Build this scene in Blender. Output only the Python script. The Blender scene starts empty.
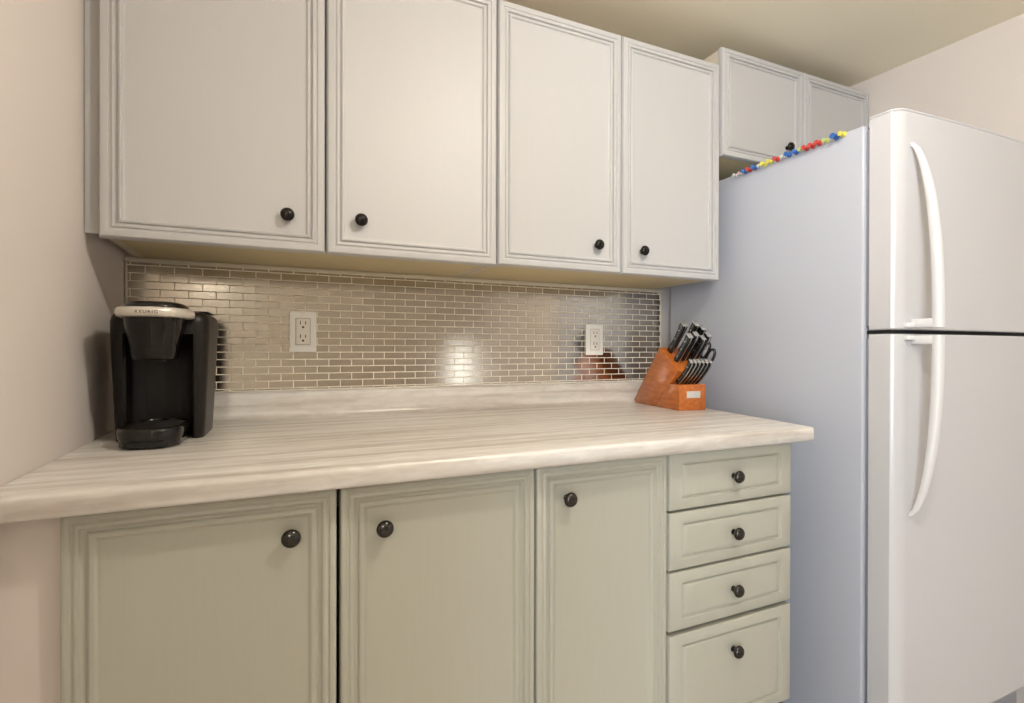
import bpy, bmesh, math, random
from mathutils import Vector, Matrix
random.seed(7)
PI = math.pi
scene = bpy.context.scene
COL = scene.collection

# ------------------------------------------------------------ camera
FPX, YAW, PITCH, ROLL, CAMZ = 534.24, .431, -.0032, .002, 1.09
F = Vector((math.sin(YAW)*math.cos(PITCH), math.cos(YAW)*math.cos(PITCH), math.sin(PITCH)))
R = Vector((math.cos(YAW), -math.sin(YAW), 0)); U = R.cross(F)
R2 = R*math.cos(ROLL)+U*math.sin(ROLL); U2 = -R*math.sin(ROLL)+U*math.cos(ROLL)
cd = bpy.data.cameras.new('camera'); cam = bpy.data.objects.new('camera', cd); COL.objects.link(cam)
cd.sensor_width = 36; cd.sensor_fit = 'HORIZONTAL'; cd.lens = 36*FPX/1024; cd.clip_start = .02
cam.matrix_world = Matrix(((R2.x, U2.x, -F.x, 0), (R2.y, U2.y, -F.y, 0), (R2.z, U2.z, -F.z, CAMZ), (0, 0, 0, 1)))
scene.camera = cam

# ------------------------------------------------------------ view, world, lights
scene.view_settings.view_transform = 'Standard'; scene.view_settings.look = 'None'
scene.view_settings.gamma = 1; scene.view_settings.use_curve_mapping = False
scene.view_settings.exposure = 0.1
w = bpy.data.worlds.new('world'); scene.world = w; w.use_nodes = True
w.node_tree.nodes['Background'].inputs[0].default_value = (.75, .83, 1, 1)
w.node_tree.nodes['Background'].inputs[1].default_value = .6
def area(name, loc, target, sx, sy, power, color):
    d = bpy.data.lights.new(name, 'AREA'); d.shape = 'RECTANGLE'; d.size = sx; d.size_y = sy
    d.energy = power; d.color = color
    o = bpy.data.objects.new(name, d); COL.objects.link(o); o.location = loc
    o.rotation_euler = (Vector(target)-Vector(loc)).to_track_quat('-Z', 'Y').to_euler()
    return o
def point(name, loc, radius, power, color):
    d = bpy.data.lights.new(name, 'POINT'); d.shadow_soft_size = radius; d.energy = power; d.color = color
    o = bpy.data.objects.new(name, d); COL.objects.link(o); o.location = loc; return o
point('lamp_key', (.66, .24, 1.965), .03, 20, (1, .955, .905))
area('lamp_fill', (-.60, -1.5, 1.95), (.10, 1.0, .85), .6, .6, 18, (1, .94, .85))  # added soft fill from behind the camera, no real fixture there
area('lamp_window', (-1.95, -2.45, 1.05), (-1.0, -1.0, 1.0), 1.0, 1.6, 52, (.60, .78, 1))

# ------------------------------------------------------------ materials
def lin(r, g, b):
    f = lambda c: c/12.92 if c <= .04045 else ((c+.055)/1.055)**2.4
    return (f(r/255), f(g/255), f(b/255), 1)
def mat(name, col, rough=.5, metal=0, coat=0, nscale=0, namt=0, bump=0, stretch=(1, 1, 1), spec=.5, emit=None):
    m = bpy.data.materials.new(name); m.use_nodes = True; nt = m.node_tree; N = nt.nodes; L = nt.links
    p = N['Principled BSDF']; p.inputs['Base Color'].default_value = col
    p.inputs['Roughness'].default_value = rough; p.inputs['Metallic'].default_value = metal
    p.inputs['Coat Weight'].default_value = coat; p.inputs['Coat Roughness'].default_value = .08
    p.inputs['Specular IOR Level'].default_value = spec
    if nscale:
        tc = N.new('ShaderNodeTexCoord'); mp = N.new('ShaderNodeMapping'); no = N.new('ShaderNodeTexNoise')
        mp.inputs['Scale'].default_value = stretch; no.inputs['Scale'].default_value = nscale; no.inputs['Detail'].default_value = 5
        L.new(tc.outputs['Object'], mp.inputs[0]); L.new(mp.outputs[0], no.inputs['Vector'])
        if namt:
            mx = N.new('ShaderNodeMix'); mx.data_type = 'RGBA'
            mx.inputs[6].default_value = tuple(c*(1-namt) for c in col[:3])+(1,)
            mx.inputs[7].default_value = tuple(min(1, c*(1+namt)) for c in col[:3])+(1,)
            L.new(no.outputs['Fac'], mx.inputs[0]); L.new(mx.outputs[2], p.inputs['Base Color'])
        if bump:
            b = N.new('ShaderNodeBump'); b.inputs['Strength'].default_value = bump; b.inputs['Distance'].default_value = .001
            L.new(no.outputs['Fac'], b.inputs['Height']); L.new(b.outputs[0], p.inputs['Normal'])
    if emit:
        p.inputs['Emission Color'].default_value = emit[0]; p.inputs['Emission Strength'].default_value = emit[1]
    return m
M = {}
M['wall'] = mat('wall_paint', lin(221, 211, 203), .75, nscale=160, bump=.15)
M['ceiling'] = mat('ceiling_paint', lin(246, 238, 216), .85, nscale=200, bump=.15)
M['floor'] = mat('floor_vinyl', lin(205, 190, 172), .4, nscale=6, namt=.12)
M['white'] = mat('white_cabinet_paint', lin(189, 187, 185), .45, nscale=30, namt=.015, bump=.10, stretch=(6, 6, .35))
M['sage'] = mat('sage_cabinet_paint', lin(178, 176, 162), .38, nscale=34, namt=.03, bump=.10, stretch=(6, 6, .35))
M['carcass_white'] = mat('carcass_side', lin(205, 192, 172), .5, nscale=20, namt=.04)
M['carcass_under'] = mat('raw_cabinet_underside', lin(205, 190, 150), .6, nscale=18, namt=.04, stretch=(.4, 4, 4))
M['raw_edge'] = mat('raw_wood_edge', lin(196, 150, 120), .6, nscale=30, namt=.1)
M['carcass_shade'] = mat('shaded_carcass', lin(58, 56, 48), .5, nscale=20, namt=.04)  # sage carcass darkened so the gaps between doors read as shade
M['dark'] = mat('dark_gap', (.012, .012, .011, 1), .7, nscale=30, namt=.1)
M['knob'] = mat('dark_bronze_knob', (.016, .013, .011, 1), .16, .55, nscale=60, namt=.1)
M['knob_grey'] = mat('pewter_knob', (.060, .056, .052, 1), .13, .85, nscale=60, namt=.1)
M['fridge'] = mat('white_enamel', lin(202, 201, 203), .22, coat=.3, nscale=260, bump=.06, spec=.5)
M['fridge_side'] = mat('white_enamel_shaded', lin(184, 187, 197), .38, nscale=320, bump=.12)  # same enamel, darker and bluer for how light falls on the side
M['fridge_plastic'] = mat('white_plastic_handle', lin(222, 221, 222), .25, nscale=60, namt=.01)
M['gasket'] = mat('grey_gasket', lin(150, 152, 160), .5, nscale=60, namt=.05)
M['black_gloss'] = mat('glossy_black_plastic', (.006, .0045, .0035, 1), .16, coat=.2, spec=.4, nscale=60, namt=.1)
M['black_satin'] = mat('satin_black_plastic', (.009, .0065, .005, 1), .38, spec=.28, nscale=60, namt=.1)
M['black_matte'] = mat('matte_black_plastic', (.008, .007, .006, 1), .5, spec=.35, nscale=60, namt=.1)
M['smoke'] = mat('dark_smoky_plastic', (.008, .006, .005, 1), .10, spec=.3, nscale=60, namt=.1)
M['silver'] = mat('brushed_silver_plastic', lin(222, 214, 202), .32, .35, nscale=60, namt=.05, stretch=(1, 1, 12))
M['steel'] = mat('polished_steel', (.86, .85, .83, 1), .32, 1, nscale=60, namt=.04)
M['handle'] = mat('black_knife_handle', (.007, .007, .0075, 1), .2, nscale=60, namt=.1)
M['plate'] = mat('white_outlet_plastic', lin(250, 247, 240), .35, nscale=60, namt=.01)
M['plate_face'] = mat('white_socket_plastic', lin(246, 240, 230), .4, nscale=60, namt=.01)
M['plate_gap'] = mat('socket_seam', lin(176, 166, 150), .6, nscale=60, namt=.05)
M['slot'] = mat('socket_slot', (.02, .015, .012, 1), .7, nscale=60, namt=.1)
M['caulk'] = mat('white_caulk', lin(236, 230, 220), .5, nscale=40, namt=.02)
M['trim'] = mat('cream_trim', lin(222, 212, 192), .5, nscale=40, namt=.02)
M['label'] = mat('metal_label', lin(222, 214, 202), .35, .3, nscale=60, namt=.03)
for n, c in dict(red=(195, 62, 55), blue=(45, 100, 175), yellow=(218, 210, 90), green=(188, 200, 115), clear=(205, 208, 205), pink=(215, 170, 165)).items():
    M['pin_'+n] = mat('magnet_plastic_'+n, lin(*c), .3, coat=.3, nscale=60, namt=.04)

def nodes(m): return m.node_tree.nodes, m.node_tree.links, m.node_tree.nodes['Principled BSDF']
# block wood
m = M['wood'] = mat('cherry_wood', lin(176, 92, 38), .35, coat=.2)
N, L, p = nodes(m)
tc = N.new('ShaderNodeTexCoord'); mp = N.new('ShaderNodeMapping'); mp.inputs['Scale'].default_value = (30, 8, 30); mp.inputs['Rotation'].default_value = (.85, 0, 0)
no = N.new('ShaderNodeTexNoise'); no.inputs['Scale'].default_value = 3; no.inputs['Detail'].default_value = 8
cr = N.new('ShaderNodeValToRGB'); cr.color_ramp.elements[0].position = .3; cr.color_ramp.elements[1].position = .75
cr.color_ramp.elements[0].color = lin(168, 86, 30); cr.color_ramp.elements[1].color = lin(202, 116, 48)
L.new(tc.outputs['Object'], mp.inputs[0]); L.new(mp.outputs[0], no.inputs['Vector']); L.new(no.outputs['Fac'], cr.inputs[0]); L.new(cr.outputs[0], p.inputs['Base Color'])
# laminate counter: long streaks running with the run of the counter
m = M['laminate'] = mat('streaked_laminate', lin(210, 198, 180), .30)
N, L, p = nodes(m)
p.inputs['Specular IOR Level'].default_value = .55
tc = N.new('ShaderNodeTexCoord')
def noise(scale, st, det=6, dist=0):
    mp = N.new('ShaderNodeMapping'); mp.inputs['Scale'].default_value = st; mp.inputs['Rotation'].default_value = (0, 0, .02)
    n = N.new('ShaderNodeTexNoise'); n.inputs['Scale'].default_value = scale; n.inputs['Detail'].default_value = det; n.inputs['Distortion'].default_value = dist
    L.new(tc.outputs['Object'], mp.inputs[0]); L.new(mp.outputs[0], n.inputs['Vector']); return n
n1 = noise(5, (.35, 7, 7), 6, .25); n2 = noise(26, (.7, 2.4, 2.4), 8, .6)
c1 = N.new('ShaderNodeValToRGB'); e = c1.color_ramp.elements
e[0].position = .34; e[0].color = lin(194, 184, 174); e[1].position = .62; e[1].color = lin(230, 225, 219)
x = e.new(.47); x.color = lin(217, 210, 201)
c2 = N.new('ShaderNodeValToRGB'); e = c2.color_ramp.elements
e[0].position = .35; e[0].color = (.84, .84, .84, 1); e[1].position = .65; e[1].color = (1.05, 1.05, 1.05, 1)
mx = N.new('ShaderNodeMix'); mx.data_type = 'RGBA'; mx.blend_type = 'MULTIPLY'; mx.inputs[0].default_value = .7
L.new(n1.outputs['Fac'], c1.inputs[0]); L.new(n2.outputs['Fac'], c2.inputs[0])
L.new(c1.outputs[0], mx.inputs[6]); L.new(c2.outputs[0], mx.inputs[7]); L.new(mx.outputs[2], p.inputs['Base Color'])
# steel mosaic
TW, TH = .0583, .0184
m = M['tile'] = mat('steel_mosaic', (.6, .55, .48, 1), .2)
N, L, p = nodes(m)
tc = N.new('ShaderNodeTexCoord'); sp = N.new('ShaderNodeSeparateXYZ'); cb = N.new('ShaderNodeCombineXYZ')
ax = N.new('ShaderNodeMath'); ax.inputs[1].default_value = .0666+TW*10.5
az = N.new('ShaderNodeMath'); az.inputs[1].default_value = -1.0004+TH*20
L.new(tc.outputs['Object'], sp.inputs[0]); L.new(sp.outputs[0], ax.inputs[0]); L.new(sp.outputs[2], az.inputs[0])
L.new(ax.outputs[0], cb.inputs[0]); L.new(az.outputs[0], cb.inputs[1])
br = N.new('ShaderNodeTexBrick'); br.offset = .5; br.inputs['Scale'].default_value = 1
br.inputs['Brick Width'].default_value = TW; br.inputs['Row Height'].default_value = TH
br.inputs['Mortar Size'].default_value = .0013; br.inputs['Mortar Smooth'].default_value = .15; br.inputs['Bias'].default_value = 0
br.inputs['Color1'].default_value = (.51, .455, .375, 1); br.inputs['Color2'].default_value = (.57, .51, .43, 1); br.inputs['Mortar'].default_value = lin(244, 234, 216)
L.new(cb.outputs[0], br.inputs['Vector']); L.new(br.outputs['Color'], p.inputs['Base Color'])
inv = N.new('ShaderNodeMath'); inv.operation = 'SUBTRACT'; inv.inputs[0].default_value = 1; L.new(br.outputs['Fac'], inv.inputs[1])
L.new(inv.outputs[0], p.inputs['Metallic'])
rg = N.new('ShaderNodeMapRange'); rg.inputs[3].default_value = .13; rg.inputs[4].default_value = .75
L.new(br.outputs['Fac'], rg.inputs[0]); L.new(rg.outputs[0], p.inputs['Roughness'])
mp = N.new('ShaderNodeMapping'); mp.inputs['Scale'].default_value = (1, 1, 30)
no = N.new('ShaderNodeTexNoise'); no.inputs['Scale'].default_value = 60; no.inputs['Detail'].default_value = 3
L.new(tc.outputs['Object'], mp.inputs[0]); L.new(mp.outputs[0], no.inputs['Vector'])
hm = N.new('ShaderNodeMath'); hm.operation = 'MULTIPLY_ADD'; hm.inputs[1].default_value = .06; L.new(no.outputs['Fac'], hm.inputs[0]); L.new(inv.outputs[0], hm.inputs[2])
bp = N.new('ShaderNodeBump'); bp.inputs['Strength'].default_value = .5; bp.inputs['Distance'].default_value = .0008
L.new(hm.outputs[0], bp.inputs['Height']); L.new(bp.outputs[0], p.inputs['Normal'])

# ------------------------------------------------------------ mesh helpers
def box(bm, x0, x1, y0, y1, z0, z1, bev=0, seg=2):
    r = bmesh.ops.create_cube(bm, size=1)
    vs = r['verts']
    for v in vs:
        v.co = Vector((x0+(v.co.x+.5)*(x1-x0), y0+(v.co.y+.5)*(y1-y0), z0+(v.co.z+.5)*(z1-z0)))
    if bev:
        es = list({e for v in vs for e in v.link_edges})
        bmesh.ops.bevel(bm, geom=es, offset=bev, segments=seg, affect='EDGES', profile=.5)
    return bm
def loft(bm, rings, cap0=True, cap1=True, closed=True):
    vr = [[bm.verts.new(p) for p in r] for r in rings]
    n = len(vr[0])
    for a, b in zip(vr, vr[1:]):
        for i in range(n if closed else n-1):
            j = (i+1) % n
            bm.faces.new((a[i], a[j], b[j], b[i]))
    if cap0: bm.faces.new(list(reversed(vr[0])))
    if cap1: bm.faces.new(vr[-1])
    return bm
def fix(bm):
    bmesh.ops.recalc_face_normals(bm, faces=bm.faces[:]); return bm
def prism(bm, poly, axis, a, b, bev=0):
    """extrude 2D polygon between a and b along an axis"""
    def P(u, v, t): return {'x': (t, u, v), 'y': (u, t, v), 'z': (u, v, t)}[axis]
    before = set(bm.verts)
    loft(bm, [[P(u, v, a) for u, v in poly], [P(u, v, b) for u, v in poly]])
    if bev:
        vs = set(bm.verts)-before
        es = list({e for v in vs for e in v.link_edges})
        fix(bm); bmesh.ops.bevel(bm, geom=es, offset=bev, segments=2, affect='EDGES', profile=.5)
    return bm
def lathe(bm, prof, c, axis='z', n=24):
    """profile of (radius, distance) about an axis through c"""
    rings = []
    for r, t in prof:
        ring = []
        for i in range(n):
            a = 2*PI*i/n; u, v = r*math.cos(a), r*math.sin(a)
            q = {'z': (u, v, t), 'y': (u, t, v), 'x': (t, u, v)}[axis]
            ring.append((c[0]+q[0], c[1]+q[1], c[2]+q[2]))
        rings.append(ring)
    return loft(bm, rings)
def rrect(x0, x1, y0, y1, r, seg=6):
    pts = []
    for cx, cy, a0 in ((x1-r, y1-r, 0), (x0+r, y1-r, 90), (x0+r, y0+r, 180), (x1-r, y0+r, 270)):
        for k in range(seg+1):
            a = math.radians(a0+90*k/seg); pts.append((cx+r*math.cos(a), cy+r*math.sin(a)))
    return pts
def tag(o, label=None, cat=None, group=None, kind=None):
    if label: o['label'] = label
    if cat: o['category'] = cat
    if group: o['group'] = group
    if kind: o['kind'] = kind
    return o
MW = {}
def thing(name, label, cat, loc=(0, 0, 0), rz=0, group=None):
    o = bpy.data.objects.new(name, None); COL.objects.link(o); o.empty_display_size = .05
    o.location = loc; o.rotation_euler = (0, 0, rz); tag(o, label, cat, group)
    MW[o] = Matrix.Translation(loc) @ Matrix.Rotation(rz, 4, 'Z')
    return o
def obj(name, bm, m, parent=None, local=False, smooth=35, label=None):
    """link one mesh object; local=False means the vertices are in world coordinates"""
    fix(bm)
    if parent is not None and not local:
        bmesh.ops.transform(bm, matrix=MW[parent].inverted(), verts=bm.verts[:])
    me = bpy.data.meshes.new(name); bm.to_mesh(me); bm.free()
    me.materials.append(M[m])
    if smooth:
        me.shade_smooth(); me.set_sharp_from_angle(angle=math.radians(smooth))
    o = bpy.data.objects.new(name, me); COL.objects.link(o)
    if parent is not None:
        o.parent = parent; MW[o] = MW[parent]
    else: MW[o] = Matrix.Identity(4)
    if label: o['label'] = label
    return o
def struct(name, bm, m): return tag(obj(name, bm, m), kind='structure')
B = bmesh.new

# ------------------------------------------------------------ the room
XL = lambda y: -.2975-.018*(1.5-y)          # left wall, a hair out of square
XR = lambda y: 1.939+.054*(1.237-y)         # right wall
CZ, YB, YF, YE = 2.053, 1.5, -2.6, -.20     # ceiling, back wall, far wall behind, end of left wall
def quadprism(bm, pts, z0, z1): return prism(bm, pts, 'z', z0, z1)
struct('wall_back', box(B(), -.6, 2.3, YB, YB+.1, 0, CZ), 'wall')
struct('wall_left', quadprism(B(), [(XL(YB), YB), (XL(YE), YE), (XL(YE)-.12, YE), (XL(YB)-.12, YB)], 0, CZ), 'wall')
struct('wall_right', quadprism(B(), [(XR(YB), YB), (XR(YB)+.1, YB), (XR(YF)+.1, YF), (XR(YF), YF)], 0, CZ), 'wall')
bm = B(); box(bm, -3.2, -2.5, YF-.1, YF, 0, CZ); box(bm, -1.4, 1.88, YF-.1, YF, 0, CZ); box(bm, 2.03, 2.4, YF-.1, YF, 0, CZ)
box(bm, -2.5, -1.4, YF-.1, YF, 0, .2); box(bm, -2.5, -1.4, YF-.1, YF, 1.9, CZ); box(bm, 1.88, 2.03, YF-.1, YF, 1.15, CZ); box(bm, 1.88, 2.03, YF-.1, YF, 0, .35)
struct('wall_front', bm, 'wall')
struct('wall_side', box(B(), -3.2, -3.1, YF, YE+1.0, 0, CZ), 'wall')
struct('wall_hall', box(B(), -3.1, XL(YE)-.12, YE+.9, YE+1.0, 0, CZ), 'wall')
struct('floor', box(B(), -3.2, 2.4, YF-.1, YB+.1, -.05, 0), 'floor')
struct('ceiling', box(B(), -3.2, 2.4, YF-.1, YB+.1, CZ, CZ+.05), 'ceiling')
M['daylight'] = mat('daylight_pane', (.8, .85, .9, 1), .3, emit=((.85, .93, 1, 1), 6.0))
M['daylight'].node_tree.nodes['Principled BSDF'].inputs['Roughness'].default_value = .2
for nm, (a, b, c, d) in {'window_1': (-2.5, -1.4, .2, 1.9), 'window_2': (1.88, 2.03, .35, 1.15)}.items():
    bm = B()
    for q in ((a, a+.02, c, d), (b-.02, b, c, d), (a, b, c, c+.02), (a, b, d-.02, d), (a, b, (c+d)/2-.012, (c+d)/2+.012)):
        box(bm, q[0], q[1], YF-.06, YF-.01, q[2], q[3], .004)
    fr = struct(nm, bm, 'plate')
    g = obj('pane', box(B(), a+.015, b-.015, YF-.045, YF-.035, c+.015, d-.015), 'daylight', fr); g['kind'] = 'structure'

# ------------------------------------------------------------ cabinet parts
PROF = [(0, -.019), (0, -.007), (.0012, -.0032), (.004, -.0006), (.0075, 0), (.0135, 0), (.0155, -.0006), (.0165, -.0022), (.0195, -.0022),
        (.0205, -.0006), (.0225, 0), (.0255, -.0006), (.0268, -.0042), (.0290, -.0046), (.0302, -.0020), (.0330, -.0010), (.0355, -.0018),
        (.0368, -.0042), (.0395, -.0052), (.0425, -.0056)]
BPROF = [(0, -.019), (0, -.0065), (.001, -.003), (.004, -.0006), (.007, 0), (.010, -.0008), (.0115, -.0030), (.0135, -.0032), (.0150, -.0014), (.0175, -.0006), (.0200, -.0014),
         (.0215, -.0042), (.0250, -.0066), (.0275, -.0072), (.0287, -.0042), (.0312, -.0026), (.0345, -.0030), (.0375, -.0054), (.0400, -.0082), (.0430, -.0092)]
def door_mesh(x0, x1, z0, z1, y, prof=PROF, k=1.0, ox=1, oz=1):
    """framed door leaf: its moulding goes all round, its front at y looks to -y"""
    bm = B(); rings = []
    for o, h in prof:
        hh = h if h < -.012 else h*k
        rings.append([(x0+o*ox, y-hh, z0+o*oz), (x1-o*ox, y-hh, z0+o*oz), (x1-o*ox, y-hh, z1-o*oz), (x0+o*ox, y-hh, z1-o*oz)])
    loft(bm, rings); return bm
DPROF = [(0, -.019), (0, -.0035), (.001, -.0012), (.003, 0), (.0220, 0), (.0236, -.0050), (.0262, -.0056), (.0285, -.0020), (.032, -.0006), (.035, -.0004)]
def knob_mesh(x, y, z, s=1.0):
    return lathe(B(), [(.0066*s, 0), (.0066*s, -.0022*s), (.0042*s, -.0040*s), (.0040*s, -.0075*s), (.0070*s, -.0095*s), (.0118*s, -.0120*s), (.0138*s, -.0155*s),
                       (.0131*s, -.0182*s), (.0115*s, -.0208*s), (.0085*s, -.0228*s), (.0045*s, -.0240*s), (.0005, -.0243*s)][::1], (x, y, z), 'y', 28)
def slab(x0, x1, y0, y1, z0, z1, b=.001): return box(B(), x0, x1, y0, y1, z0, z1, b)

YU, YBS, BK = 1.19, .854, .854/.867
def bx_(x): return x*BK                 # base front plane coordinates
def bz_(z): return CAMZ+(z-CAMZ)*BK
OV = .013
def upper_cabinet(label, x0, x1, z0, z1, doors, knobs, zbot=1.302, inset_top=.004, xr_end=None, raw=False, under=True):
    t = thing('wall_cabinet', label, 'cabinet', ((x0+x1)/2, YB, zbot))
    yf = YU+.021
    ztop = z1-inset_top
    for a, b in ((x0+.0005, x0+.0165), (x1-.0165, x1-.0005)): obj('side_panel', slab(a, b, yf, YB-.001, zbot, ztop), 'carcass_white', t)
    obj('bottom_panel', slab(x0+.017, x1-.017, yf, YB-.001, zbot, zbot+.016), 'carcass_under', t, label='tan unpainted underside panel')
    obj('top_panel', slab(x0+.017, x1-.017, yf, YB-.001, ztop-.016, ztop), 'carcass_white', t)
    obj('back_panel', slab(x0+.017, x1-.017, YB-.006, YB-.001, zbot+.017, ztop-.017), 'carcass_white', t)
    for (a, b), (kx, kz) in zip(doors, knobs):
        d = obj('door', door_mesh(a, b, z0, z1, YU, k=1.35), 'white', t)
        obj('knob', knob_mesh(kx, YU+.0073, kz), 'knob', d)
    return t
X0, X4 = -.2775, 1.2290
t = upper_cabinet('white wall cabinet with two doors above the black coffee maker, leftmost of the row', X0, .5078, 1.2935, 1.9440,
                  [(X0, .1133), (.1157, .5078)], [(.0389, 1.3655), (.1861, 1.3696)])
obj('filler_strip', slab(XL(1.21)+.001, X0-.0005, YU+.021, YU+.030, 1.302, 1.942), 'white', t)
upper_cabinet('white wall cabinet with two doors above the right outlet and knife block', .5102, X4, 1.2965, 1.9425,
              [(.5102, .8735), (.8760, X4)], [(.7966, 1.3675), (.9451, 1.3635)])
upper_cabinet('short white wall cabinet with two doors over the refrigerator', 1.2395, 1.936, 1.674, 2.0005,
              [(1.2395, 1.5965), (1.5990, 1.936)], [(1.5242, 1.7420), (1.660, 1.7420)], zbot=1.676)

# ------------------------------------------------------------ base cabinets
def base_box(t, x0, x1, ztop=.8815):
    x0, x1 = bx_(x0), bx_(x1)
    yf = YBS+.021
    for a, b in ((x0+.0005, x0+.0165), (x1-.0165, x1-.0005)): obj('side_panel', slab(a, b, yf, YB-.002, .0, ztop), 'carcass_shade', t)
    obj('bottom_panel', slab(x0+.017, x1-.017, yf, YB-.002, .10, .116), 'carcass_shade', t)
    obj('kick_board', slab(x0+.017, x1-.017, yf+.055, yf+.07, 0, .099), 'carcass_shade', t)
    obj('top_rail', slab(x0+.017, x1-.017, yf, yf+.018, ztop-.035, ztop), 'dark', t)
def base_cabinet(label, x0, x1, doors, knobs):
    t = thing('base_cabinet', label, 'cabinet', ((x0+x1)/2, 1.18, 0)); base_box(t, x0, x1)
    for (a, b), (kx, kz) in zip(doors, knobs):
        d = obj('door', door_mesh(bx_(a), bx_(b), .118, .8790, YBS, BPROF), 'sage', t)
        obj('knob', knob_mesh(kx, YBS+.0092, kz), 'knob_grey', d)
    return t
t = base_cabinet('sage green base cabinet with two doors below the coffee maker', -.2430, .4465, [(-.2430, .1000), (.1055, .4465)], [(.0331, .8118), (.1703, .8070)])
obj('side_filler', quadprism(B(), [(XL(.87)+.001, .875), (bx_(-.2440), .875), (bx_(-.2440), .893), (XL(.893)+.001, .893)], 0, .880), 'wall', t, label='pink painted filler panel beside the left wall')
base_cabinet('narrow sage green base cabinet with one door next to the drawers', .4505, .7540, [(.4505, .7540)], [(.5097, .8138)])
t = thing('drawer_cabinet', 'sage green base cabinet with a stack of four drawers beside the refrigerator', 'cabinet', (.94, 1.18, 0))
base_box(t, .7575, 1.1230)
for z0, z1, kz in ((.7550, .8770, .8173), (.6300, .7500, .6947), (.5030, .6250, .5712), (.2680, .4930, .4400)):
    d = obj('drawer', door_mesh(bx_(.7590), bx_(1.1235), bz_(z0), min(bz_(z1), .8795), YBS, DPROF, ox=1.45, oz=1), 'sage', t)
    obj('knob', knob_mesh(.9245, YBS+.0003, kz), 'knob_grey', d)
obj('lower_rail', slab(.765, 1.082, YBS+.021, YBS+.034, .117, .262), 'carcass_shade', t)

# ------------------------------------------------------------ worktop with upstand
t = thing('countertop', 'pale beige streaked laminate countertop running from the left wall to the refrigerator', 'countertop', (.4, 1.16, .882))
YC = .822
def counter_x(y): return 1.1393+(y-YC)*.195
prof = [(1.455, .914)]
rr = .005
prof = [(YC+.004, .883), (YC, .887), (YC, .9085), (YC+.0015, .9125), (YC+.0055, .914), (1.4985, .914), (1.4985, .883)]
lprof = [(1.446, .9141), (1.454, .9160), (1.460, .921), (1.4635, .930), (1.465, .976), (1.4665, .9805), (1.471, .983), (1.4985, .983), (1.4985, .9141)]
bm = B()
def ends(y): return XL(y)+.0008, min(counter_x(y), 1.262)
nx = 2
loft(bm, [[(ends(y)[0], y, z) for y, z in prof], [(ends(y)[1], y, z) for y, z in prof]])
obj('worktop', bm, 'laminate', t, smooth=50)
obj('backsplash_lip', loft(B(), [[(ends(y)[0], y, z) for y, z in lprof], [(min(ends(y)[1], 1.262), y, z) for y, z in lprof]]), 'laminate', t, smooth=50)

# ------------------------------------------------------------ mosaic backsplash
t = thing('tile_backsplash', 'metallic mosaic tile backsplash between the counter upstand and the wall cabinets', 'backsplash', (.48, 1.499, .984))
TX0, TX1, TZ0, TZ1 = -.2915, 1.2600, .984, 1.2915
obj('caulk_bead', slab(TX0, TX1, 1.4885, 1.4924, .9832, .9865, .001), 'caulk', t)
obj('tile_sheet', slab(TX0, TX1, 1.4925, 1.4988, TZ0, TZ1, 0), 'tile', t, smooth=0)
bm = B(); box(bm, XL(YB)+.0012, TX1+.008, 1.484, 1.4986, TZ1, 1.3015, .002)
obj('top_trim', bm, 'trim', t, label='cream trim strip along the top')
bm = B(); box(bm, XL(YB)+.0012, TX0, 1.490, 1.4986, TZ0, TZ1, .0015); obj('side_trim', bm, 'trim', t)
bm = B(); box(bm, TX1, TX1+.008, 1.490, 1.4986, TZ0, TZ1, .0015)
obj('side_trim', bm, 'trim', t)
bm = B(); prism(bm, [(TX1-.016, TZ1), (TX1, TZ1), (TX1, TZ1-.016), (TX1-.0045, TZ1-.0045)], 'y', 1.4895, 1.4924); obj('corner_trim', bm, 'trim', t)

# ------------------------------------------------------------ outlets
def outlet(label, cx, cz, w, h):
    t = thing('wall_outlet', label, 'outlet', (cx, 1.4925, cz-h/2), group=None)
    y = 1.4924
    obj('cover_plate', box(B(), cx-w/2, cx+w/2, y-.0065, y, cz-h/2, cz+h/2, .003, 3), 'plate', t)
    iw, ih = .0168, .0335
    f = obj('socket_face', box(B(), cx-iw, cx+iw, y-.0088, y-.0066, cz-ih, cz+ih, .0010), 'plate_face', t)
    bm = B(); g = .0007
    for q in ((cx-iw-g*2, cx-iw, cz-ih-g, cz+ih+g), (cx+iw, cx+iw+g*2, cz-ih-g, cz+ih+g), (cx-iw-g, cx+iw+g, cz+ih, cz+ih+g*2), (cx-iw-g, cx+iw+g, cz-ih-g*2, cz-ih)):
        box(bm, q[0], q[1], y-.0068, y-.0062, q[2], q[3])
    obj('socket_gap', bm, 'plate_gap', t)
    for s in (1, -1):
        c = cz+s*.0175; bm = B()
        box(bm, cx-.0072, cx-.0052, y-.0092, y-.0087, c+.0005, c+.0100)
        box(bm, cx+.0052, cx+.0072, y-.0092, y-.0087, c+.0010, c+.0090)
        lathe(bm, [(.0028, 0), (.0028, -.0005)], (cx, y-.0087, c-.0062), 'y', 12)
        obj('socket_slots', bm, 'slot', f, local=False)
    for s in (1, -1):
        obj('screw', lathe(B(), [(.0024, 0), (.0024, -.0006), (.0016, -.0011)], (cx, y-.0063, cz+s*.0455), 'y', 14), 'plate_face', t)
outlet('white double wall outlet on the tiles beside the coffee maker', .0863, 1.1363, .0665, .1060)
outlet('white double wall outlet on the tiles nearer the knife block', .9840, 1.1240, .0670, .1020)

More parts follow.
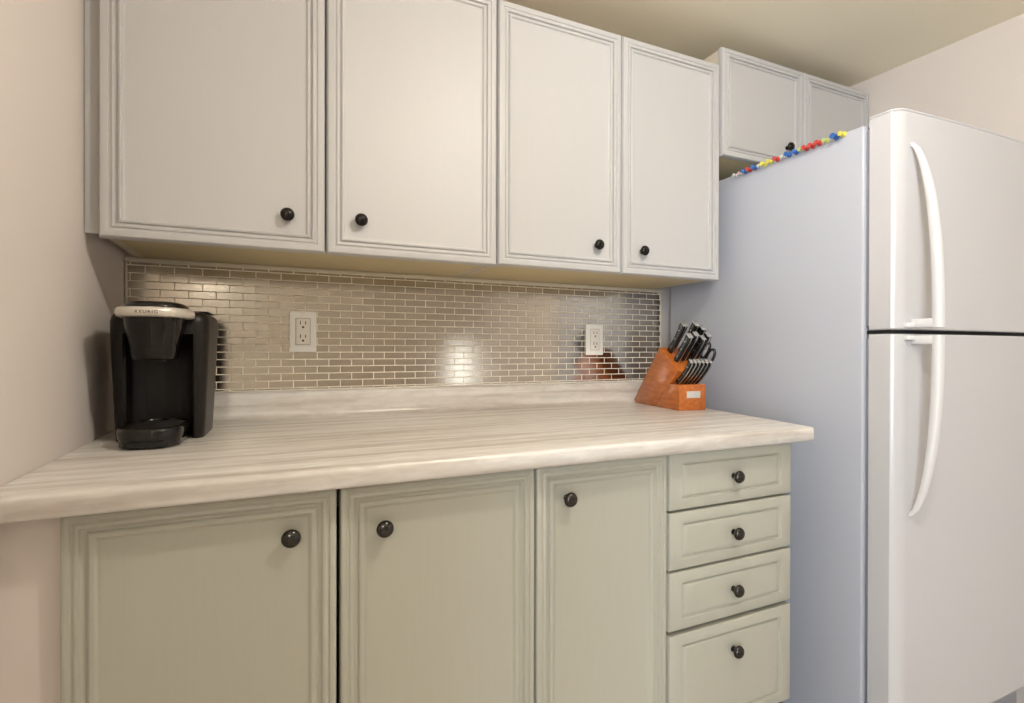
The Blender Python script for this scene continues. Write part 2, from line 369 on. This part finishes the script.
# ------------------------------------------------------------ refrigerator
FRZ = math.radians(-1.2)
t = thing('refrigerator', 'white top-freezer refrigerator with curved handles and magnets along its side top', 'refrigerator', (1.2610, .7877, 0), FRZ)
FT = t
FW, FD, FH = .640, .672, 1.6145       # local: x right, y back, z up; origin at the front left foot of the case
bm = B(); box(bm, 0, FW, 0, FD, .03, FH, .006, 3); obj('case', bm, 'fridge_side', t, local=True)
for a, b in ((.03, .03), (FW-.03, .03), (.03, FD-.04), (FW-.03, FD-.04)):
    obj('foot', lathe(B(), [(.016, 0), (.016, .006), (.010, .008), (.010, .032)], (a, b, 0), 'z', 16), 'black_matte', t, local=True)
obj('toe_grille', box(B(), .02, FW-.02, -.022, -.001, .035, .200, .003), 'gasket', t, local=True)
def fridge_door(z0, z1):
    # plan outline: flat side, generous round corner, front crowned a little
    pts = []; g = .012; th = .076
    pts.append((.001, -g)); pts.append((.001, -.046))
    r = .029
    for k in range(0, 9):
        a = PI+math.radians(24)+math.radians(66)*k/8; c24 = math.cos(math.radians(24))
        pts.append((.001+(r+.003)*(1+(math.cos(a)-0)/c24)*.999, -(th-r)+r*math.sin(a)))
    for k in range(1, 12):
        u = k/12; x = r+(FW-2*r)*u
        pts.append((x, -th-.007*math.sin(PI*u)))
    for k in range(0, 9):
        a = PI*1.5+(PI/2)*k/8
        pts.append((FW-.001-r+r*math.cos(a), -(th-r)+r*math.sin(a)))
    pts.append((FW-.001, -g))
    def ins(d):
        cx, cy = FW/2, -.045
        out = []
        for x, y in pts:
            out.append((x+(d if x < cx else -d)*min(1, abs(x-cx)/(cx*.8)), y+(d if y < cy else 0)))
        return out
    bm = B(); rings = []
    for z, d in ((z0, .004), (z0+.0012, .0015), (z0+.004, 0), (z1-.004, 0), (z1-.0012, .0015), (z1, .004)):
        rings.append([(x, y, z) for x, y in ins(d)])
    loft(bm, rings); return bm
ZG0, ZG1 = 1.1275, 1.1365
du = obj('freezer_door', fridge_door(ZG1, 1.6230), 'fridge', t, local=True, smooth=21)
dl = obj('fresh_food_door', fridge_door(.222, ZG0), 'fridge', t, local=True, smooth=21)
for z0, z1 in ((ZG1+.01, 1.602), (.235, ZG0-.01)):
    obj('gasket', box(B(), .008, FW-.008, -.0125, -.0005, z0, z1, .002), 'gasket', t, local=True)
obj('door_divider', box(B(), .012, FW-.012, -.055, -.0006, ZG0+.0008, ZG1-.0008, .0005), 'dark', t, local=True)
bm = fridge_door(1.6230, 1.6290)
for v in bm.verts: v.co.x = FW/2+(v.co.x-FW/2)*.990; v.co.y = -.012+(v.co.y+.012)*.965
obj('top_cap', bm, 'fridge_plastic', du, local=True)
obj('hinge_cover', box(B(), FW-.07, FW-.012, -.05, .03, 1.6150, 1.634, .005), 'fridge_plastic', t, local=True)
def handle(z_gap, z_tip):
    """bow handle: full height from a foot beside the door gap, closing on the door at the tip"""
    bm = B(); rings = []; n = 26; s = 1 if z_tip > z_gap else -1; Lh = abs(z_tip-z_gap)
    for i in range(n+1):
        q = i/n
        z = z_gap+s*Lh*q
        prot = .050*max(0.0, 1-q**2.6)**.62-.001
        wd = .0125*(1-.62*q**4); dp = .0105*(1-.45*q**3)
        cx = .0560-.010*q**2; cy = -.0765-prot
        tz = s
        ring = []
        for k in range(16):
            a = 2*PI*k/16; cxk, syk = math.cos(a), math.sin(a)
            e = .75
            ux = math.copysign(abs(cxk)**e, cxk)*wd; uy = math.copysign(abs(syk)**e, syk)*dp
            ring.append((cx+ux, cy+uy, z))
        rings.append(ring)
    loft(bm, rings)
    # foot back to the door at the gap end and a pad at the tip
    z0 = z_gap; z1 = z_gap+s*.020
    box(bm, .0445, .0670, -.126, -.074, min(z0, z1), max(z0, z1), .004)
    box(bm, .022, .060, -.086, -.072, min(z0, z0+s*.011), max(z0, z0+s*.011), .003)
    return bm
obj('handle', handle(ZG1+.004, 1.552), 'fridge_plastic', du, local=True, smooth=50)
obj('handle', handle(ZG0-.004, .722), 'fridge_plastic', dl, local=True, smooth=50)

# magnets on the side, near the top edge
def side_point(px, py):
    rx, ry, rz = [F[i]+R2[i]*(px-512)/FPX-U2[i]*(py-351.5)/FPX for i in range(3)]
    # ray against the side plane through (1.2610,.7877) with direction (sin,cos) of the turn
    nx, ny = math.cos(FRZ), math.sin(FRZ)
    s = (1.2610*nx+.7877*ny)/(rx*nx+ry*ny)
    P = MW[FT].inverted() @ Vector((rx*s, ry*s, rz*s+CAMZ))
    return P
pins = [(1.0, 'yellow', 'yellow magnet nearest the refrigerator door', 844.2, 132.0), (1.15, 'blue', 'large blue magnet second from the refrigerator door', 837.2, 134.6),
        (.9, 'green', 'yellow-green magnet right of the three red magnets', 827.4, 138.8), (1, 'red', 'red magnet closest to the door, of three side by side', 820.3, 141.4),
        (1, 'red', 'middle red magnet of the three side by side', 813.7, 144), (1, 'red', 'red magnet farthest from the door, of three side by side', 807.4, 146),
        (.8, 'green', 'small yellow-green magnet left of the three red magnets', 802.4, 147.8), (1, 'blue', 'blue magnet at the right under the black knob of the cabinet', 797.3, 149.6),
        (1.05, 'blue', 'blue magnet directly below the black knob of the cabinet', 790, 152.6), (.75, 'clear', 'pale whitish magnet between the blue pair and a red magnet', 784.4, 155.2),
        (1, 'red', 'single red magnet between a yellow magnet and a whitish magnet', 778.2, 156.6), (1, 'yellow', 'yellow magnet touching the single red magnet', 771.6, 159),
        (1, 'yellow', 'yellow magnet left of the other yellow one', 765.4, 161.2), (.75, 'clear', 'pale whitish magnet left of the yellow pair', 761, 163.4),
        (1, 'blue', 'blue magnet right of the red magnet at the far end of the row', 756.2, 165), (1, 'red', 'red magnet between two blue magnets', 751, 167),
        (1, 'blue', 'blue magnet left of the red magnet at the far end of the row', 746.3, 169), (.8, 'pink', 'faint pink magnet near the far end of the row', 741.6, 171.4),
        (.8, 'clear', 'whitish magnet last at the far end of the row', 736.6, 173.6)]
Mf = MW[FT]
for s, c, lab, px, py in pins:
    P = side_point(px, py)
    P.z = FH-.0045-.0015*random.random()
    W = Mf @ Vector((-.0004, P.y, P.z))
    t = thing('push_pin_magnet', lab, 'magnet', W, FRZ, 'colourful magnets along the top of the refrigerator side')
    s *= .92
    # pin pointing away from the side (-x): flange, waist, head
    obj('pin_head', lathe(B(), [(.0035*s, -.0075*s), (.0048*s, -.0125*s), (.0066*s, -.0150*s), (.0064*s, -.0175*s), (.003*s, -.0182*s)], (0, 0, 0), 'x', 14), 'pin_'+c, t, local=True)
    obj('pin_flange', lathe(B(), [(.0072*s, 0), (.0078*s, -.0012*s), (.0070*s, -.0030*s), (.0040*s, -.0045*s), (.0034*s, -.0074*s)], (0, 0, 0), 'x', 14), 'pin_'+c if s > .8 else 'pin_clear', t, local=True)

# ------------------------------------------------------------ coffee maker
t = thing('coffee_maker', 'black single-cup coffee maker with a silver lid band standing by the left wall', 'coffee maker', (-.1835, 1.300, .9146), math.radians(-2.5))
def uplan(k, grow=0):
    """U-shaped plan of the housing, open at the front"""
    o = rrect(-.083, .083, -.092, .098, .038, 8)   # starts on the right, goes round counterclockwise
    pts = [((x)*k, (y-.0)*k) for x, y in o]
    return pts
def housing():
    bm = B()
    outer = []
    # outer path from front-left inner corner round the back to front-right inner corner
    def ring(z, k, w=.054, yb=-.028):
        pts = []
        # right column front, going outwards
        x1, y0, y1 = .083*k, -.090*k, .098*k
        pts.append((w, y0+.004))
        pts.append((w+.004, y0))
        rF = x1-w-.006; rB = .045
        for i in range(9):
            a = -PI/2+PI/2*i/8; pts.append((x1-rF+rF*math.cos(a), y0+rF*1.25+rF*1.25*math.sin(a)))
        for i in range(9):
            a = PI/2*i/8; pts.append((x1-rB+rB*math.cos(a), y1-rB+rB*math.sin(a)))
        left = [(-x, y) for x, y in reversed(pts)]
        pts = pts+left
        # cavity
        pts += [(-w, yb-.012), (-w+.012, yb)] + [(-w+.012+(2*w-.024)*i/6, yb+.004*math.sin(PI*i/6)) for i in range(1, 6)] + [(w-.012, yb), (w, yb-.012)]
        return [(x, y, z) for x, y in pts]
    loft(bm, [ring(0, .88), ring(.003, .895), ring(.06, .93), ring(.15, .975), ring(.205, 1.0), ring(.2051, 1.0)])
    return bm
obj('housing', housing(), 'black_satin', t, local=True, smooth=40)
def top_shell():
    bm = B(); rings = []
    for z, d in ((.2052, 0), (.228, 0), (.238, .002), (.245, .006), (.249, .013), (.2505, .022)):
        rings.append([(x, y, z) for x, y in rrect(-.083+d, .083-d, -.090+d, .098-d, .027-d*.4, 8)])
    loft(bm, rings); return bm
obj('top_shell', top_shell(), 'black_satin', t, local=True, smooth=50)
def ell(cx, cy, rx, ry, z, n=40, e=.85):
    return [(cx+math.copysign(abs(math.cos(2*PI*i/n))**e, math.cos(2*PI*i/n))*rx, cy+math.copysign(abs(math.sin(2*PI*i/n))**e, math.sin(2*PI*i/n))*ry, z) for i in range(n)]
bm = B(); loft(bm, [ell(0, -.115, .0335, .040, .156), ell(0, -.115, .036, .043, .158), ell(0, -.113, .039, .050, .185), ell(0, -.110, .046, .060, .212), ell(0, -.108, .0485, .066, .2325)])
obj('brew_head', bm, 'smoke', t, local=True, smooth=50)
bm = B(); loft(bm, [ell(0, -.110, .018, .018, .151), ell(0, -.110, .020, .020, .1565)]); obj('spout', bm, 'black_matte', t, local=True)
bm = B(); loft(bm, [ell(0, -.104, .055, .070, .2330), ell(0, -.104, .0595, .075, .2345), ell(0, -.104, .0615, .078, .240), ell(0, -.104, .0610, .0775, .2465), ell(0, -.104, .0585, .075, .2500), ell(0, -.104, .050, .066, .2510)])
band = obj('lid_band', bm, 'silver', t, local=True, smooth=50, label='silver band around the lid')
bm = B(); loft(bm, [ell(0, -.098, .051, .062, .2511), ell(0, -.098, .051, .062, .2530), ell(0, -.098, .0500, .061, .2560), ell(0, -.098, .047, .057, .2600), ell(0, -.098, .040, .049, .2625), ell(0, -.098, .034, .042, .2620)])
obj('lid', bm, 'black_gloss', t, local=True, smooth=50)
# the maker's lettering, small on the front of the band
tx = bpy.data.curves.new('lettering', 'FONT'); tx.body = 'KEURIG'; tx.size = .0085; tx.extrude = .0002; tx.align_x = 'CENTER'; tx.space_character = 1.25
tmp = bpy.data.objects.new('lettering_tmp', tx); COL.objects.link(tmp)
bpy.context.view_layer.update()
me = bpy.data.meshes.new_from_object(tmp.evaluated_get(bpy.context.evaluated_depsgraph_get())); bpy.data.objects.remove(tmp)
bm = B(); bm.from_mesh(me)
for v in bm.verts:
    x, y, z = v.co
    v.co = Vector((x, -.104-.0778*(1-abs(x/.0614)**2.35)**(1/2.35)-z-.0002, .2385+y*.95))
obj('lettering', bm, 'black_matte', band, local=True, smooth=0)
# drip tray
def tray_ring(z, d=0, r=.048):
    return [(x, y, z) for x, y in rrect(-.050+d, .050-d, -.190+d, -.033, .042-d*.5, 9)]
bm = B(); loft(bm, [tray_ring(0, .004), tray_ring(.002, .002), tray_ring(.016, .002), tray_ring(.0165, 0), tray_ring(.031, -.001), tray_ring(.035, .001), tray_ring(.0362, .004), tray_ring(.0350, .007), tray_ring(.0300, .009)])
tr = obj('drip_tray', bm, 'black_gloss', t, local=True, smooth=50)
bm = B()
for i in range(9):
    y = -.176+.0165*i; hw = min(.043, .043*math.sqrt(max(.05, 1-max(0, (-.146-y)/.038)**2)))
    box(bm, -hw, hw, y-.0022, y+.0022, .0301, .0335, .0006)
obj('tray_grate', bm, 'black_satin', tr, local=True)
bm = B(); loft(bm, [ell(0, -.1885, .034, .0045, .0045, 24), ell(0, -.1885, .031, .0045, .0130, 24)])
obj('tray_front_inset', bm, 'black_matte', tr, local=True)
obj('reservoir_lid', box(B(), .046, .076, -.03, .07, .2506, .2530, .001), 'black_satin', t, local=True)

# ------------------------------------------------------------ knife block and knives
KR = math.radians(-8)
KC = Vector((1.0848, 1.2006, 0))-Matrix.Rotation(KR, 3, 'Z') @ Vector((-.0445, -.13, 0))
t = thing('knife_block', 'cherry wooden knife block leaning on the counter beside the refrigerator', 'knife block', (KC.x, KC.y, .9144), KR)
KM = MW[t]; kw = .0445                # local: x across, s along; front edge at y=-.13
def S(s): return s-.13
bm = B(); prism(bm, [(S(.134), .0), (S(.250), .0), (S(.258), .012), (S(.106), .184), (S(.004), .1175), (S(.006), .113)], 'x', -kw, kw, .0022)
kb = obj('slanted_block', bm, 'wood', t, local=True, smooth=30)
bm = B(); prism(bm, [(S(0), .0), (S(.131), .0), (S(.050), .0755), (S(0), .0755)], 'x', -kw, kw, .0018)
fb = obj('steak_knife_base', bm, 'wood', t, local=True, smooth=30)
pl = obj('name_plate', box(B(), -.020, .026, S(0)-.0012, S(0)-.0001, .036, .056, .0004), 'label', fb, local=True, label='pale metal name plate')
bm = B()
for z, a, b in ((.049, -.015, .021), (.0425, -.009, .016)): box(bm, a, b, S(0)-.0014, S(0)-.0011, z-.0009, z+.0009)
obj('plate_engraving', bm, 'steel', fb, local=True)
# knives: local frame with origin at the slot, the handle running along +axis
AX = Vector((0, -.66, .75)).normalized(); NR = Vector((0, .75, .66)).normalized()
def knife_frame(x, base, ax=AX, nr=NR):
    """columns: across, nr, ax"""
    return Matrix(((1, nr.x, ax.x, x), (0, nr.y, ax.y, base.y), (0, nr.z, ax.z, base.z), (0, 0, 0, 1)))
def handle_mesh(Lh, hw, w, bow=.0, butt=.004):
    """handle of length Lh: hw half height, w half thickness"""
    bm = B(); rings = []
    n = 14
    for i in range(n+1):
        q = i/n
        h = hw*(1-.16*math.sin(PI*q)*1.0+.14*q**3); o = bow*math.sin(PI*q*.9)
        if i == 0: h *= .9
        if i == n: h *= .82
        rings.append([(x, y+o, .004+Lh*q) for x, y in rrect(-w, w, -h, h, min(w, h)*.72, 3)])
    loft(bm, rings); return bm
def knife(label, x, s, Lh=.098, hw=.0115, w=.0082, group='kitchen knives in the wooden block', cat='knife', steak=False, tilt=0, cap=True):
    if steak:
        base = Vector((0, S(s), .0765)); ax = Vector((0, -.72, .69)).normalized()
    else:
        f = (s-.004)/(.110-.004); base = Vector((0, S(.004)+f*.106, .1175+f*.0625)); ax = AX
    ax = (Matrix.Rotation(tilt, 3, 'X') @ ax)
    nr = Vector((0, ax.z, -ax.y))
    m = KM @ knife_frame(x, base, ax, nr)
    o = bpy.data.objects.new('steak_knife' if steak else 'kitchen_knife', None); COL.objects.link(o); o.empty_display_size = .02
    o.matrix_world = m; MW[o] = m; tag(o, label, cat, group)
    obj('handle', handle_mesh(Lh, hw, w, -.006 if steak else -.003), 'handle', o, local=True, smooth=50)
    obj('bolster', box(B(), -w*.75, w*.75, -hw*.85, hw*.85, .0005, .0039, .0008), 'steel', o, local=True)
    # full tang: a thin plate showing along both edges of the handle
    n = 12; rings = []
    for i in range(n+1):
        q = i/n
        h = hw*(1-.16*math.sin(PI*q)+.14*q**3)*(.9 if i in (0, n) else 1)+.0009; o_ = (-.006 if steak else -.003)*math.sin(PI*q*.9)
        rings.append([(-.0015, o_-h, .0042+Lh*q*.998), (.0015, o_-h, .0042+Lh*q*.998), (.0015, o_+h, .0042+Lh*q*.998), (-.0015, o_+h, .0042+Lh*q*.998)])
    bm = loft(B(), rings)
    obj('tang', bm, 'steel', o, local=True, label='bright steel tang showing at the handle edges')
    if cap:
        h = hw*.93; obj('butt_cap', box(B(), -w*.9, w*.9, -h-(.0 if steak else .0), h, .0042+Lh, .0078+Lh, .0012), 'steel', o, local=True)
    for q in (.2, .5, .8):
        bm = lathe(B(), [(.0016, 0), (.0016, -2*w-.0008)], (w+.0004, (-.006 if steak else -.003)*math.sin(PI*q*.9), .004+Lh*q), 'x', 10)
        obj('rivet', bm, 'steel', o, local=True)
    return o
big = [(-.0180, .090, .106, .0125, 'black knife handle standing leftmost at the back of the block'),
       (.0190, .088, .110, .0125, 'long black knife handle at the back of the block, second from the left'),
       (.0350, .074, .104, .0115, 'black knife handle at the right in the second row from the back'),
       (.0380, .048, .098, .0115, 'black knife handle in the middle row closest to the refrigerator'),
       (-.0240, .046, .094, .0110, 'black knife handle leftmost in the middle row of the block'),
       (.0000, .052, .096, .0105, 'black knife handle at the centre in the middle row of the block'),
       (.0190, .042, .090, .0100, 'black knife handle third from the left in the middle row of the block')]
for x, s, Lh, hw, lab in big: knife(lab, x, s, Lh, hw)
names = ['first steak knife from the left in the front row', 'second steak knife from the left in the front row', 'third steak knife from the left in the front row',
         'fourth steak knife from the left in the front row', 'fifth steak knife from the left in the front row', 'last steak knife at the right end of the front row']
for i, lab in enumerate(names):
    knife('black-handled '+lab, -.0270+.0128*i, .040, .092, .0085, .0052, 'steak knives in the front row of the block', 'knife', True, 0, True)
# kitchen scissors: two looped handles beside the right edge of the block
bs = Vector((0, S(.024), .1175+.012)); m = KM @ knife_frame(.0455, bs)
o = bpy.data.objects.new('kitchen_scissors', None); COL.objects.link(o); o.empty_display_size = .02; o.matrix_world = m; MW[o] = m
tag(o, 'black looped kitchen scissors at the right edge of the knife block', 'scissors')
for s_ in (1, -1):
    bm = B(); rings = []; n = 28
    for i in range(n):
        a = 2*PI*i/n
        c = Vector((0, s_*.0145+.0135*math.cos(a), .048+.027*math.sin(a)))
        d = Vector((0, .0135*math.cos(a), .027*math.sin(a))).normalized()
        rings.append([tuple(c+d*.0036*math.cos(b)+Vector((1, 0, 0))*.0048*math.sin(b)) for b in [2*PI*k/8 for k in range(8)]])
    rings.append(rings[0]); loft(bm, rings, False, False); bmesh.ops.remove_doubles(bm, verts=bm.verts[:], dist=1e-6)
    obj('loop_handle', bm, 'handle', o, local=True, smooth=60)
obj('pivot_shank', box(B(), -.0035, .0035, -.010, .010, .0008, .024, .002), 'steel', o, local=True)
